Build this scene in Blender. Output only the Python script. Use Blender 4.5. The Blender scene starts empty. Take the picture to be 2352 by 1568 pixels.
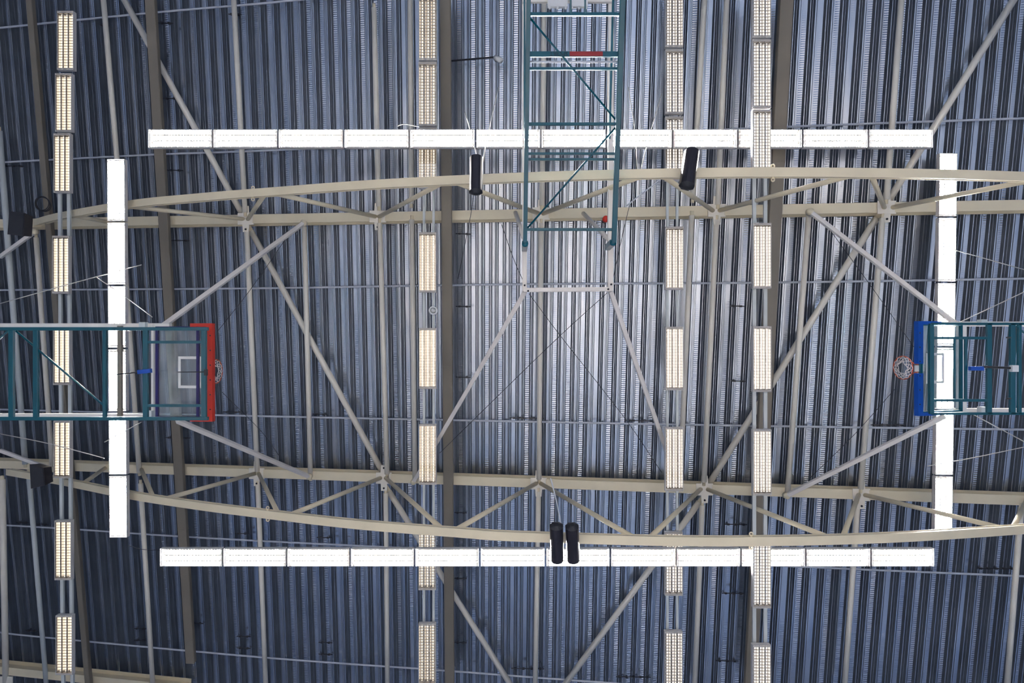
import bpy, math, random
from mathutils import Vector, Matrix
random.seed(7)
sc = bpy.context.scene
C = sc.collection

# ------------------------------------------------------------------ camera, world, exposure
F = 1568.0            # focal length in pixels of the 2352 px wide frame (24 mm on 36 mm)
CZ = 0.45             # the camera lies on the gym floor and looks straight up
cam_d = bpy.data.cameras.new('camera')
cam_d.sensor_width = 36.0
cam_d.lens = 24.0
cam_d.clip_end = 200
cam = bpy.data.objects.new('camera', cam_d)
C.objects.link(cam)
cam.location = (0, 0, CZ)
cam.rotation_euler = (math.pi, 0, 0)
sc.camera = cam

world = bpy.data.worlds.new('world')
sc.world = world
world.use_nodes = True
bg = world.node_tree.nodes['Background']
bg.inputs[0].default_value = (0.45, 0.62, 1.0, 1)
bg.inputs[1].default_value = 0.6

ROW_E = 1150.0         # emission of the tubes in the bright rows
COL_E = 1.35           # emission of the tubes in the dimmer columns
sc.cycles.max_bounces = 8
sc.view_settings.view_transform = 'Standard'
sc.view_settings.look = 'None'
sc.view_settings.gamma = 1.0
sc.view_settings.use_curve_mapping = False
sc.view_settings.exposure = 0.15


# ------------------------------------------------------------------ materials
def srgb(r, g, b):
    def f(c):
        c /= 255.0
        return c / 12.92 if c <= 0.04045 else ((c + 0.055) / 1.055) ** 2.4
    return (f(r), f(g), f(b), 1.0)


def mat(name, col, rough=0.5, metal=0.0, var=0.06, scale=3.0, coat=0.0):
    m = bpy.data.materials.new(name)
    m.use_nodes = True
    nt = m.node_tree
    b = nt.nodes['Principled BSDF']
    b.inputs['Roughness'].default_value = rough
    b.inputs['Metallic'].default_value = metal
    if coat:
        b.inputs['Coat Weight'].default_value = coat
        b.inputs['Coat Roughness'].default_value = 0.12
    tc = nt.nodes.new('ShaderNodeTexCoord')
    nz = nt.nodes.new('ShaderNodeTexNoise')
    nz.inputs['Scale'].default_value = scale
    nz.inputs['Detail'].default_value = 4
    nt.links.new(tc.outputs['Object'], nz.inputs['Vector'])
    rp = nt.nodes.new('ShaderNodeMapRange')
    rp.inputs['From Min'].default_value = 0.3
    rp.inputs['From Max'].default_value = 0.7
    rp.inputs['To Min'].default_value = 1 - var
    rp.inputs['To Max'].default_value = 1 + var
    nt.links.new(nz.outputs['Fac'], rp.inputs['Value'])
    vm = nt.nodes.new('ShaderNodeVectorMath')
    vm.operation = 'SCALE'
    vm.inputs[0].default_value = col[:3]
    nt.links.new(rp.outputs['Result'], vm.inputs['Scale'])
    nt.links.new(vm.outputs['Vector'], b.inputs['Base Color'])
    return m


def emit(name, col, strength):
    m = bpy.data.materials.new(name)
    m.use_nodes = True
    nt = m.node_tree
    nt.nodes.remove(nt.nodes['Principled BSDF'])
    e = nt.nodes.new('ShaderNodeEmission')
    e.inputs[0].default_value = col
    e.inputs[1].default_value = strength
    nt.links.new(e.outputs[0], nt.nodes['Material Output'].inputs[0])
    return m


M = {}
M['cream'] = mat('cream_paint', (0.82, 0.72, 0.52), 0.38, 0, 0.05, 2.0)
M['cream_tube'] = mat('cream_tube_paint', (0.90, 0.84, 0.73), 0.35, 0, 0.05, 2.0)
M['offwhite'] = mat('offwhite_paint', (0.90, 0.84, 0.78), 0.3, 0, 0.04, 3.0)
M['bar'] = mat('pale_grey_paint', (0.62, 0.66, 0.66), 0.35, 0, 0.04, 3.0)
M['duct'] = mat('taupe_sheet', (0.21, 0.185, 0.15), 0.55, 0, 0.08, 1.2)
M['housing'] = mat('white_enamel', (0.75, 0.72, 0.70), 0.35, 0, 0.03, 4.0)
M['mirror'] = mat('bright_aluminium', (0.80, 0.77, 0.73), 0.07, 1.0, 0.03, 6.0)
M['blade'] = mat('louvre_aluminium', (0.34, 0.32, 0.30), 0.30, 0.8, 0.04, 6.0)
M['teal'] = mat('teal_gloss_paint', (0.0, 0.080, 0.120), 0.28, 0, 0.06, 3.0, coat=0.15)
M['navy'] = mat('navy_paint', (0.022, 0.015, 0.11), 0.3, 0, 0.05, 3.0)
M['red'] = mat('red_padding', (0.60, 0.035, 0.02), 0.45, 0, 0.05, 3.0)
M['red2'] = mat('dark_red_print', (0.30, 0.02, 0.025), 0.5, 0, 0.05, 3.0)
M['blue'] = mat('blue_padding', (0.0, 0.07, 0.42), 0.4, 0, 0.05, 3.0)
M['black'] = mat('black_plastic', (0.022, 0.019, 0.026), 0.32, 0, 0.10, 5.0)
M['dark'] = mat('dark_steel', (0.03, 0.032, 0.04), 0.5, 0.3, 0.08, 8.0)
M['steel'] = mat('zinc_rod', (0.60, 0.63, 0.70), 0.35, 0.0, 0.05, 8.0)
M['net'] = mat('white_net_cord', (0.82, 0.76, 0.73), 0.8, 0, 0.05, 9.0)
M['ring'] = mat('orange_ring', (0.55, 0.09, 0.03), 0.35, 0, 0.05, 9.0)
M['white'] = mat('white_plastic', (0.8, 0.8, 0.8), 0.4, 0, 0.03, 6.0)
M['letter'] = mat('dark_letter_print', (0.005, 0.02, 0.04), 0.5, 0, 0.02, 6.0)
M['wire'] = mat('steel_wire', (0.60, 0.58, 0.55), 0.4, 0.5, 0.03, 8.0)
M['row_tube'] = emit('tube_glow_white', (1.0, 0.965, 0.95, 1), ROW_E)
M['col_tube'] = emit('tube_glow_warm', (1.0, 0.86, 0.68, 1), COL_E)
M['col_tube2'] = emit('tube_glow_neutral', (1.0, 0.92, 0.86, 1), COL_E)

# glass of the backboards
g = bpy.data.materials.new('acrylic_board')
g.use_nodes = True
nt = g.node_tree
nt.nodes.remove(nt.nodes['Principled BSDF'])
tr = nt.nodes.new('ShaderNodeBsdfTransparent')
tr.inputs[0].default_value = (0.80, 0.86, 0.86, 1)
gl = nt.nodes.new('ShaderNodeBsdfGlossy')
gl.inputs['Roughness'].default_value = 0.08
df = nt.nodes.new('ShaderNodeBsdfDiffuse')
df.inputs[0].default_value = (0.7, 0.7, 0.75, 1)
mx = nt.nodes.new('ShaderNodeMixShader')
mx2 = nt.nodes.new('ShaderNodeMixShader')
nz = nt.nodes.new('ShaderNodeTexNoise')
nz.inputs['Scale'].default_value = 5
mr = nt.nodes.new('ShaderNodeMapRange')
mr.inputs['From Min'].default_value = 0.35
mr.inputs['From Max'].default_value = 0.75
mr.inputs['To Min'].default_value = 0.06
mr.inputs['To Max'].default_value = 0.30
nt.links.new(nz.outputs['Fac'], mr.inputs['Value'])
nt.links.new(mr.outputs[0], mx2.inputs[0])
nt.links.new(tr.outputs[0], mx2.inputs[1])
nt.links.new(df.outputs[0], mx2.inputs[2])
mx.inputs[0].default_value = 0.07
nt.links.new(mx2.outputs[0], mx.inputs[1])
nt.links.new(gl.outputs[0], mx.inputs[2])
nt.links.new(mx.outputs[0], nt.nodes['Material Output'].inputs[0])
M['glass'] = g


def deck_material():
    m = bpy.data.materials.new('galvanised_deck')
    m.use_nodes = True
    nt = m.node_tree
    b = nt.nodes['Principled BSDF']
    b.inputs['Metallic'].default_value = 0.92
    tc = nt.nodes.new('ShaderNodeTexCoord')
    mp = nt.nodes.new('ShaderNodeMapping')
    mp.inputs['Scale'].default_value = (6.0, 0.12, 6.0)      # streaks along the ribs
    nt.links.new(tc.outputs['Object'], mp.inputs[0])
    nz = nt.nodes.new('ShaderNodeTexNoise')
    nz.inputs['Scale'].default_value = 1.0
    nz.inputs['Detail'].default_value = 3
    nt.links.new(mp.outputs[0], nz.inputs['Vector'])
    cr = nt.nodes.new('ShaderNodeValToRGB')
    cr.color_ramp.elements[0].position = 0.30
    cr.color_ramp.elements[0].color = (0.46, 0.52, 0.63, 1)
    cr.color_ramp.elements[1].position = 0.70
    cr.color_ramp.elements[1].color = (0.68, 0.71, 0.78, 1)
    nt.links.new(nz.outputs['Fac'], cr.inputs[0])
    nt.links.new(cr.outputs[0], b.inputs['Base Color'])
    mr = nt.nodes.new('ShaderNodeMapRange')
    mr.inputs['To Min'].default_value = 0.20
    mr.inputs['To Max'].default_value = 0.30
    nt.links.new(nz.outputs['Fac'], mr.inputs['Value'])
    nt.links.new(mr.outputs[0], b.inputs['Roughness'])
    return m


def emboss_material():
    """flat pans of the deck: rows of pressed slots across the pan"""
    m = deck_material()
    m.name = 'galvanised_deck_slotted'
    nt = m.node_tree
    b = nt.nodes['Principled BSDF']
    tc = nt.nodes.new('ShaderNodeTexCoord')
    sp = nt.nodes.new('ShaderNodeSeparateXYZ')
    nt.links.new(tc.outputs['Object'], sp.inputs[0])
    mu = nt.nodes.new('ShaderNodeMath')
    mu.operation = 'MULTIPLY'
    mu.inputs[1].default_value = 2 * math.pi / 0.052
    nt.links.new(sp.outputs['Y'], mu.inputs[0])
    sn = nt.nodes.new('ShaderNodeMath')
    sn.operation = 'SINE'
    nt.links.new(mu.outputs[0], sn.inputs[0])
    # patchy: some pans are embossed strongly, others hardly
    mp = nt.nodes.new('ShaderNodeMapping')
    mp.inputs['Scale'].default_value = (2.2, 0.16, 1)
    nt.links.new(tc.outputs['Object'], mp.inputs[0])
    nz = nt.nodes.new('ShaderNodeTexNoise')
    nz.inputs['Scale'].default_value = 1.0
    nz.inputs['Detail'].default_value = 1
    nt.links.new(mp.outputs[0], nz.inputs['Vector'])
    mr = nt.nodes.new('ShaderNodeMapRange')
    mr.inputs['From Min'].default_value = 0.40
    mr.inputs['From Max'].default_value = 0.62
    nt.links.new(nz.outputs['Fac'], mr.inputs['Value'])
    mm = nt.nodes.new('ShaderNodeMath')
    mm.operation = 'MULTIPLY'
    nt.links.new(sn.outputs[0], mm.inputs[0])
    nt.links.new(mr.outputs[0], mm.inputs[1])
    bp = nt.nodes.new('ShaderNodeBump')
    bp.inputs['Strength'].default_value = 0.55
    bp.inputs['Distance'].default_value = 0.006
    nt.links.new(mm.outputs[0], bp.inputs['Height'])
    nt.links.new(bp.outputs[0], b.inputs['Normal'])
    return m


M['deck'] = deck_material()
# the sloping webs are the same steel, darkened: their shade is put into the colour
M['web'] = mat('shaded_web', (0.120, 0.140, 0.175), 0.30, 0.35, 0.12, 1.5)
M['deck2'] = emboss_material()


# ------------------------------------------------------------------ geometry helpers
def W(px, py, d):
    """the point seen at (px, py) of the photograph at height d above the camera"""
    return Vector(((px - 1176) / F * d, (py - 784) / F * d, CZ + d))


SX, SY = 0.137, 0.134       # pitch of the roof across and along the deck ribs


def R(px, py, D0):
    """the point at (px, py) on the plane parallel to the roof, D0 above the camera"""
    u, v = (px - 1176) / F, (py - 784) / F
    return W(px, py, D0 / (1 + SX * u - SY * v))


class MB:
    def __init__(s):
        s.v, s.f, s.mi, s.sm = [], [], [], []

    def add(s, vs, fs, mi=0, smooth=False):
        b = len(s.v)
        s.v += [Vector(p) for p in vs]
        for f in fs:
            s.f.append([b + i for i in f])
            s.mi.append(mi)
            s.sm.append(smooth)
        return s

    def box(s, lo, hi, mi=0):
        x0, y0, z0 = lo
        x1, y1, z1 = hi
        return s.add([(x0, y0, z0), (x1, y0, z0), (x1, y1, z0), (x0, y1, z0),
                      (x0, y0, z1), (x1, y0, z1), (x1, y1, z1), (x0, y1, z1)],
                     [(0, 3, 2, 1), (4, 5, 6, 7), (0, 1, 5, 4), (1, 2, 6, 5), (2, 3, 7, 6), (3, 0, 4, 7)], mi)

    def frame(s, p, q, up):
        t = (q - p).normalized()
        x = t.cross(up)
        if x.length < 1e-4:
            x = t.cross(Vector((1, 0, 0)))
        x.normalize()
        y = x.cross(t).normalized()
        return x, y

    def prof(s, pts, prof, up=Vector((0, 0, 1)), mi=0, smooth=False, caps=True):
        """sweep a closed 2-D profile [(a, b)] along the points; a = sideways, b = up"""
        pts = [Vector(p) for p in pts]
        n, k = len(pts), len(prof)
        vs = []
        for i, p in enumerate(pts):
            a = pts[max(i - 1, 0)]
            b = pts[min(i + 1, n - 1)]
            x, y = s.frame(a, b, up)
            vs += [p + x * c[0] + y * c[1] for c in prof]
        fs = []
        for i in range(n - 1):
            for j in range(k):
                j2 = (j + 1) % k
                fs.append((i * k + j, i * k + j2, (i + 1) * k + j2, (i + 1) * k + j))
        if caps:
            fs.append(tuple(reversed(range(k))))
            fs.append(tuple((n - 1) * k + j for j in range(k)))
        return s.add(vs, fs, mi, smooth)

    def beam(s, p, q, w, h, up=Vector((0, 0, 1)), mi=0):
        b = min(w, h) * 0.08
        pr = [(-w / 2 + b, -h / 2), (w / 2 - b, -h / 2), (w / 2, -h / 2 + b), (w / 2, h / 2 - b),
              (w / 2 - b, h / 2), (-w / 2 + b, h / 2), (-w / 2, h / 2 - b), (-w / 2, -h / 2 + b)]
        return s.prof([p, q], pr, up, mi)

    def tube(s, pts, r, n=14, mi=0):
        pr = [(r * math.cos(2 * math.pi * i / n), r * math.sin(2 * math.pi * i / n)) for i in range(n)]
        pts = [Vector(p) for p in pts]
        t = (pts[-1] - pts[0])
        up = Vector((0, 0, 1)) if abs(t.normalized().z) < 0.95 else Vector((0, 1, 0))
        return s.prof(pts, pr, up, mi, True)

    def loop(s, c, ax, bx, rad, r, n=40, k=8, mi=0):
        """a ring of radius rad about c in the plane of ax, bx"""
        ax, bx = Vector(ax).normalized(), Vector(bx).normalized()
        nx = ax.cross(bx)
        vs, fs = [], []
        for i in range(n):
            a = 2 * math.pi * i / n
            d = ax * math.cos(a) + bx * math.sin(a)
            for j in range(k):
                t = 2 * math.pi * j / k
                vs.append(Vector(c) + d * (rad + r * math.cos(t)) + nx * r * math.sin(t))
        for i in range(n):
            for j in range(k):
                i2, j2 = (i + 1) % n, (j + 1) % k
                fs.append((i * k + j, i2 * k + j, i2 * k + j2, i * k + j2))
        return s.add(vs, fs, mi, True)

    def mesh(s, name, mats, off=Vector((0, 0, 0))):
        me = bpy.data.meshes.new(name)
        me.from_pydata([tuple(v - off) for v in s.v], [], s.f)
        if not isinstance(mats, (list, tuple)):
            mats = [mats]
        for m in mats:
            me.materials.append(m)
        me.polygons.foreach_set('material_index', s.mi)
        me.polygons.foreach_set('use_smooth', s.sm)
        me.update()
        return me


def origin(o):
    p = Vector((0, 0, 0))
    while o is not None:
        p += Vector(o.location)
        o = o.parent
    return p


def obj(name, mb, mats, parent=None, label=None):
    off = origin(parent) if parent else Vector((0, 0, 0))
    loc = Vector((0, 0, 0))
    if parent is None:                       # a one-mesh thing keeps its origin at its own centre
        lo = Vector([min(v[i] for v in mb.v) for i in range(3)])
        hi = Vector([max(v[i] for v in mb.v) for i in range(3)])
        loc = (lo + hi) / 2
        off = loc
    me = mb.mesh(name, mats, off)
    o = bpy.data.objects.new(name, me)
    o.location = loc
    C.objects.link(o)
    if parent:
        o.parent = parent
    if label:
        o['label'] = label
    return o


def tag(o, label, cat, group=None):
    o['label'] = label
    o['category'] = cat
    if group:
        o['group'] = group
    return o


def thing(name, label, cat, loc, group=None):
    o = bpy.data.objects.new(name, None)
    o.empty_display_size = 0.2
    o.location = loc
    C.objects.link(o)
    return tag(o, label, cat, group)


def struct(name, mb, m):
    o = obj(name, mb, m)
    o['kind'] = 'structure'
    return o


def smooth_path(pts, n=10):
    pts = [Vector(p) for p in pts]
    P = [pts[0] * 2 - pts[1]] + pts + [pts[-1] * 2 - pts[-2]]
    out = []
    for i in range(1, len(P) - 2):
        for k in range(n):
            t = k / n
            a, b, c, d = P[i - 1], P[i], P[i + 1], P[i + 2]
            out.append(0.5 * ((2 * b) + (c - a) * t + (2 * a - 5 * b + 4 * c - d) * t * t + (3 * b - a - 3 * c + d) * t ** 3))
    out.append(pts[-1])
    return out


# ------------------------------------------------------------------ the hall: floor, walls, deck
XL, XR, YN, YF = -23.0, 19.0, -15.0, 16.5


def hall():
    fl = mat('sports_floor', (0.60, 0.57, 0.54), 0.45, 0, 0.06, 0.6)
    edge = mat('floor_surround', (0.36, 0.42, 0.52), 0.45, 0, 0.06, 0.6)  # darker and bluer so the outer deck reflects less
    wl = mat('hall_wall_paint', (0.60, 0.62, 0.66), 0.7, 0, 0.04, 0.8)
    wl2 = mat('hall_end_wall_paint', (0.33, 0.40, 0.53), 0.7, 0, 0.04, 0.8)
    bounce_patch = MB().box((-13, -7.0, 0.0), (13, 7.0, 0.004))  # unseen pale patch, added so the middle of the deck reflects brighter
    struct('floor_bounce_patch', bounce_patch, fl)
    fl = edge
    struct('floor', MB().box((XL, YN, -0.2), (XR, YF, 0)), fl)
    # each wall has an added, unseen band of openings that lets blue sky in
    def wall(name, ax, pos, lo, hi, sgn):
        mb = MB()
        t = 0.25 * sgn
        def b(a0, a1, z0, z1):
            if ax == 'x':
                mb.box((min(pos, pos + t), a0, z0), (max(pos, pos + t), a1, z1))
            else:
                mb.box((a0, min(pos, pos + t), z0), (a1, max(pos, pos + t), z1))
        b(lo, hi, 0, 3.2)
        b(lo, hi, 6.2, 24)
        n = 7
        w = (hi - lo) / n
        for i in range(n + 1):
            c = lo + i * w
            b(max(lo, c - 0.35), min(hi, c + 0.35), 3.2, 6.2)
        struct(name, mb, wl if name == 'wall_left' else wl2)
    wall('wall_left', 'x', XL, YN, YF, -1)
    wall('wall_right', 'x', XR, YN, YF, 1)
    wall('wall_front', 'y', YN, XL, XR, -1)
    wall('wall_back', 'y', YF, XL, XR, 1)


hall()

DECK_NEAR = 17.74          # height of the ribs' lower edge above the camera on the centre line
RIB = 0.20
PITCH = 0.3555


def deck():
    c = PITCH / 31.3
    z1 = 0.075
    half = [(4.6, 0), (7.2, z1), (8.5, z1), (10.5, .128), (11.0, .128), (13.1, RIB), (14.5, RIB), (14.9, RIB - .02), (15.65, RIB - .02)]
    prof = [(-a * c, -b) for a, b in reversed(half)] + [(a * c, -b) for a, b in half][:-1]
    # x of the pan that is seen at px 1180 in the middle of the photograph
    x0 = 0.048
    nl, nr = int((x0 - XL) / PITCH) + 1, int((XR - x0) / PITCH) + 1
    mb = MB()
    yaw = -0.0065
    vs, fs = [], []
    mi = []
    cols = []
    for i in range(-nl, nr + 1):
        for j, (a, b) in enumerate(prof):
            nb_ = prof[(j + 1) % len(prof)]
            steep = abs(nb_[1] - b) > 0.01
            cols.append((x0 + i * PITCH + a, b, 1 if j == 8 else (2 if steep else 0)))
    for (x, b, pan) in cols:
        for y in (YN + 0.02, YF - 0.02):
            xx = min(max(x + yaw * y, XL + 0.02), XR - 0.02)
            z = CZ + DECK_NEAR + RIB + b - SX * xx + SY * y
            vs.append((xx, y, z))
    for i in range(len(cols) - 1):
        fs.append((2 * i, 2 * i + 1, 2 * i + 3, 2 * i + 2))
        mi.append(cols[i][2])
    mb.v = [Vector(v) for v in vs]
    mb.f = [list(f) for f in fs]
    mb.mi = mi
    mb.sm = [False] * len(fs)
    # a closed roof skin just above the sheet
    top = [(XL, YN), (XR, YN), (XR, YF), (XL, YF)]
    mb.add([(x, y, CZ + DECK_NEAR + RIB + 0.15 - SX * x + SY * y) for x, y in top] +
           [(x, y, CZ + DECK_NEAR + RIB + 0.03 - SX * x + SY * y) for x, y in top],
           [(0, 1, 2, 3), (7, 6, 5, 4), (0, 4, 5, 1), (1, 5, 6, 2), (2, 6, 7, 3), (3, 7, 4, 0)])
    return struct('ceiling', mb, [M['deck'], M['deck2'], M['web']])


deck()

# ------------------------------------------------------------------ roof trusses
CH = 17.30                 # underside of the top chords
YAW = 0.0072


def i_prof(w, h, t=0.02):
    a, b = w / 2, h
    return [(-a, 0), (a, 0), (a, t), (t / 2, t), (t / 2, b - t), (a, b - t), (a, b), (-a, b), (-a, b - t), (-t / 2, b - t), (-t / 2, t), (-a, t)]


def truss(label, Yc, low, diags, nodes, lugs, xr=14.0, xl=-20.0, group='curved roof trusses'):
    def top(X):
        Y = Yc + YAW * X
        return Vector((X, Y, CZ + CH - SX * X + SY * Y))
    t = thing('roof_truss', label, 'truss', top(0), group)
    mb = MB().prof([top(xl), top(xr)], i_prof(0.235, 0.42))
    obj('top_chord', mb, M['cream'], t)
    # lower chord: where its picture crosses the truss plane
    pts = []
    for px, py in low:
        Y = Yc
        for _ in range(4):
            d = Y * F / (py - 784)
            Y = Yc + YAW * (px - 1176) / F * d
        pts.append(W(px, py, d))
    path = smooth_path(pts, 8)
    pr = [(-0.085, -0.07), (0.085, -0.07), (0.085, -0.055), (0.07, -0.05), (0.07, 0.05), (0.085, 0.055), (0.085, 0.07),
          (-0.085, 0.07), (-0.085, 0.055), (-0.07, 0.05), (-0.07, -0.05), (-0.085, -0.055)]
    if len(path) > 1:
        mb = MB().prof(path, pr)
        obj('bottom_chord', mb, M['cream'], t)

    def on_low(px):
        best = None
        for a, b in zip(path, path[1:]):
            pa = 1176 + F * a.x / (a.z - CZ)
            pb = 1176 + F * b.x / (b.z - CZ)
            if min(pa, pb) <= px <= max(pa, pb):
                best = a.lerp(b, (px - pa) / (pb - pa))
        return best

    def on_top(px):
        X = 0.0
        for _ in range(8):
            p = top(X)
            X = (px - 1176) / F * (p.z - CZ)
        return top(X) + Vector((0, 0, 0.05))
    for a, b in diags:
        p, q = on_top(a), on_low(b)
        if q is None:
            continue
        obj('diagonal', MB().tube([p, q + Vector((0, 0, 0.05))], 0.052), M['cream'], t)
    for px in nodes:
        p = on_top(px)
        mb = MB()
        mb.box((p.x - 0.21, p.y - 0.15, p.z - 0.075), (p.x + 0.21, p.y + 0.15, p.z - 0.047))
        for sg in (-1, 1):                                 # ears the tie tubes are pinned to
            mb.add([(p.x - 0.09, p.y + sg * 0.12, p.z - 0.07), (p.x + 0.09, p.y + sg * 0.12, p.z - 0.07),
                    (p.x + 0.075, p.y + sg * 0.34, p.z - 0.07), (p.x - 0.075, p.y + sg * 0.34, p.z - 0.07),
                    (p.x - 0.09, p.y + sg * 0.12, p.z - 0.05), (p.x + 0.09, p.y + sg * 0.12, p.z - 0.05),
                    (p.x + 0.075, p.y + sg * 0.34, p.z - 0.05), (p.x - 0.075, p.y + sg * 0.34, p.z - 0.05)],
                   [(0, 1, 2, 3), (7, 6, 5, 4), (0, 4, 5, 1), (1, 5, 6, 2), (2, 6, 7, 3), (3, 7, 4, 0)])
        gs = obj('gusset_plate', mb, M['cream_tube'], t)
        for sg in (-1, 1):
            c = Vector((p.x, p.y + sg * 0.27, p.z))
            obj('pin', MB().tube([c + Vector((0, 0, -0.085)), c + Vector((0, 0, -0.04))], 0.026, 10), M['dark'], gs)
    for px in lugs:
        p = on_low(px)
        mb = MB()
        for sg in (-1, 1):
            mb.loop(p + Vector((0, sg * 0.125, 0)), (1, 0, 0), (0, 1, 0), 0.03, 0.013, 14, 6)
            mb.box((p.x - 0.02, min(p.y + sg * 0.06, p.y + sg * 0.11), p.z - 0.015), (p.x + 0.02, max(p.y + sg * 0.06, p.y + sg * 0.11), p.z + 0.015))
        obj('lifting_lug', mb, M['cream'], t)
    return t


LOW_U = [(62, 520), (130, 499), (300, 470), (450, 455), (600, 443), (865, 424), (1176, 409), (1450, 401), (1752, 397), (2100, 400), (2352, 407), (2480, 413)]
LOW_L = [(20, 1083), (150, 1106), (300, 1136), (450, 1159), (600, 1178), (820, 1203), (1060, 1222), (1176, 1230), (1500, 1240), (1752, 1241), (2050, 1233), (2352, 1214), (2480, 1204)]
truss('cream steel truss across the upper half, its arched chord bowing upwards', -3.145, LOW_U,
      [(245, 160), (565, 285), (567, 608), (866, 622), (868, 1020), (1241, 1040), (1245, 1480), (1640, 1520), (1650, 1970), (2034, 2004), (2048, 2395)],
      [565, 868, 1243, 1646, 2036], [581, 1775])
truss('cream steel truss across the lower half, its arched chord sagging downwards', 3.672, LOW_L,
      [(240, 185), (322, 350), (588, 372), (592, 638), (876, 660), (884, 1018), (1234, 1042), (1240, 1462), (1612, 1490), (1624, 1912), (1975, 1938), (1984, 2316), (2362, 2330)],
      [590, 882, 1237, 1618, 1978], [615, 1725])

# third truss: only its top chord enters the bottom left corner
tt = thing('roof_truss', 'cream steel truss entering only at the bottom left corner', 'truss', R(120, 1545, CH), 'curved roof trusses')
obj('top_chord', MB().prof([R(-120, 1527, CH), R(420, 1583, CH)], i_prof(0.235, 0.42)), M['cream'], tt)
gp = R(15, 1560, CH - 0.04)
obj('gusset_plate', MB().box((gp.x - 0.2, gp.y - 0.1, gp.z - 0.03), (gp.x + 0.2, gp.y + 0.14, gp.z)), M['cream_tube'], tt)

# ------------------------------------------------------------------ tie tubes between the trusses (parallel to the ribs)
ORD = ['first', 'second', 'third', 'fourth', 'fifth', 'sixth', 'seventh', 'eighth', 'ninth', 'tenth', 'eleventh', 'twelfth', 'thirteenth',
       'fourteenth', 'fifteenth', 'sixteenth', 'seventeenth', 'eighteenth', 'nineteenth', 'twentieth', 'twenty-first', 'twenty-second',
       'twenty-third', 'twenty-fourth', 'twenty-fifth', 'twenty-sixth', 'twenty-seventh', 'twenty-eighth', 'twenty-ninth', 'thirtieth',
       'thirty-first', 'thirty-second', 'thirty-third', 'thirty-fourth', 'thirty-fifth', 'thirty-sixth', 'thirty-seventh', 'thirty-eighth',
       'thirty-ninth', 'fortieth']


def tie(p, q, r, label, group, ends=True, m='cream_tube', D0=17.28):
    a, b = R(*p, D0), R(*q, D0)
    t = thing('tie_tube', label, 'steel tube', a, group)
    obj('tube', MB().tube([a, b], r, 16), M[m], t)
    if ends:
        for e, o in ((a, b), (b, a)):
            d = (o - e).normalized()
            obj('end_fork', MB().tube([e - d * 0.10, e + d * 0.16], r * 0.62, 8), M['cream'], t)
    return t


TA = [((236, -20), (280, 500)), ((536, -20), (563, 488)), ((859, 18), (870, 474)), ((942, -20), (945, 468)), ((1250, -20), (1245, 472)),
      ((1619, -20), (1591, 456)), ((1670, -20), (1649, 470)), ((2072, -20), (2036, 458))]
TB = [((-2, 300), (58, 1065)), ((83, 545), (120, 1070)), ((281, 525), (320, 1084)), ((567, 532), (591, 1082)), ((699, 520), (713, 1095)), ((872, 512), (889, 1088)),
      ((946, 504), (953, 1100)), ((1243, 512), (1238, 1100)), ((1589, 494), (1562, 1112)), ((1646, 504), (1617, 1106)),
      ((1858, 490), (1809, 1130)), ((2027, 500), (1977, 1122))]
TC = [((5, 1100), (14, 1590)), ((66, 1085), (108, 1590)), ((323, 1110), (352, 1590)), ((592, 1112), (611, 1590)), ((886, 1132), (890, 1590)), ((1237, 1128), (1229, 1590)),
      ((1613, 1160), (1595, 1590)), ((1970, 1156), (1939, 1590)), ((2345, 1165), (2312, 1590))]
for i, (a, b) in enumerate(TA):
    tie(a, b, 0.066, 'cream tie tube above the upper truss, %s from the left' % ORD[i], 'tie tubes above the upper truss')
for i, (a, b) in enumerate(TB):
    tie(a, b, 0.066 if i else 0.075, 'cream tie tube spanning between the two trusses, %s from the left' % ORD[i], 'tie tubes between the trusses', m='bar' if i == 0 else 'cream_tube')
for i, (a, b) in enumerate(TC):
    tie(a, b, 0.066 if i else 0.085, 'cream tie tube below the lower truss, %s from the left' % ORD[i], 'tie tubes below the lower truss', m='bar' if i == 1 else 'cream_tube')

BR = [((280, -10), (559, 496), 'thick cream diagonal brace from the top left corner to the upper truss'),
      ((577, 531), (880, 1086), 'thick cream diagonal brace between the trusses, left of the centre'),
      ((893, 1128), (1180, 1584), 'thick cream diagonal brace running from the lower truss to the bottom edge, left one'),
      ((2334, -10), (2040, 462), 'thick cream diagonal brace from the top right corner to the upper truss'),
      ((2013, 501), (1627, 1113), 'thick cream diagonal brace between the trusses, right of the centre'),
      ((1606, 1153), (1288, 1584), 'thick cream diagonal brace running from the lower truss to the bottom edge, right one')]
for a, b, l in BR:
    p, q = R(*a, 17.52), R(*b, 17.52)
    t = thing('diagonal_brace', l, 'steel tube', p, 'thick diagonal roof braces')
    obj('tube', MB().tube([p, q], 0.078, 16), M['cream_tube'], t)
    d = (q - p).normalized()
    for e in (p, q):
        obj('end_plate', MB().beam(e - d * 0.16, e + d * 0.16, 0.12, 0.03), M['cream'], t)

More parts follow.
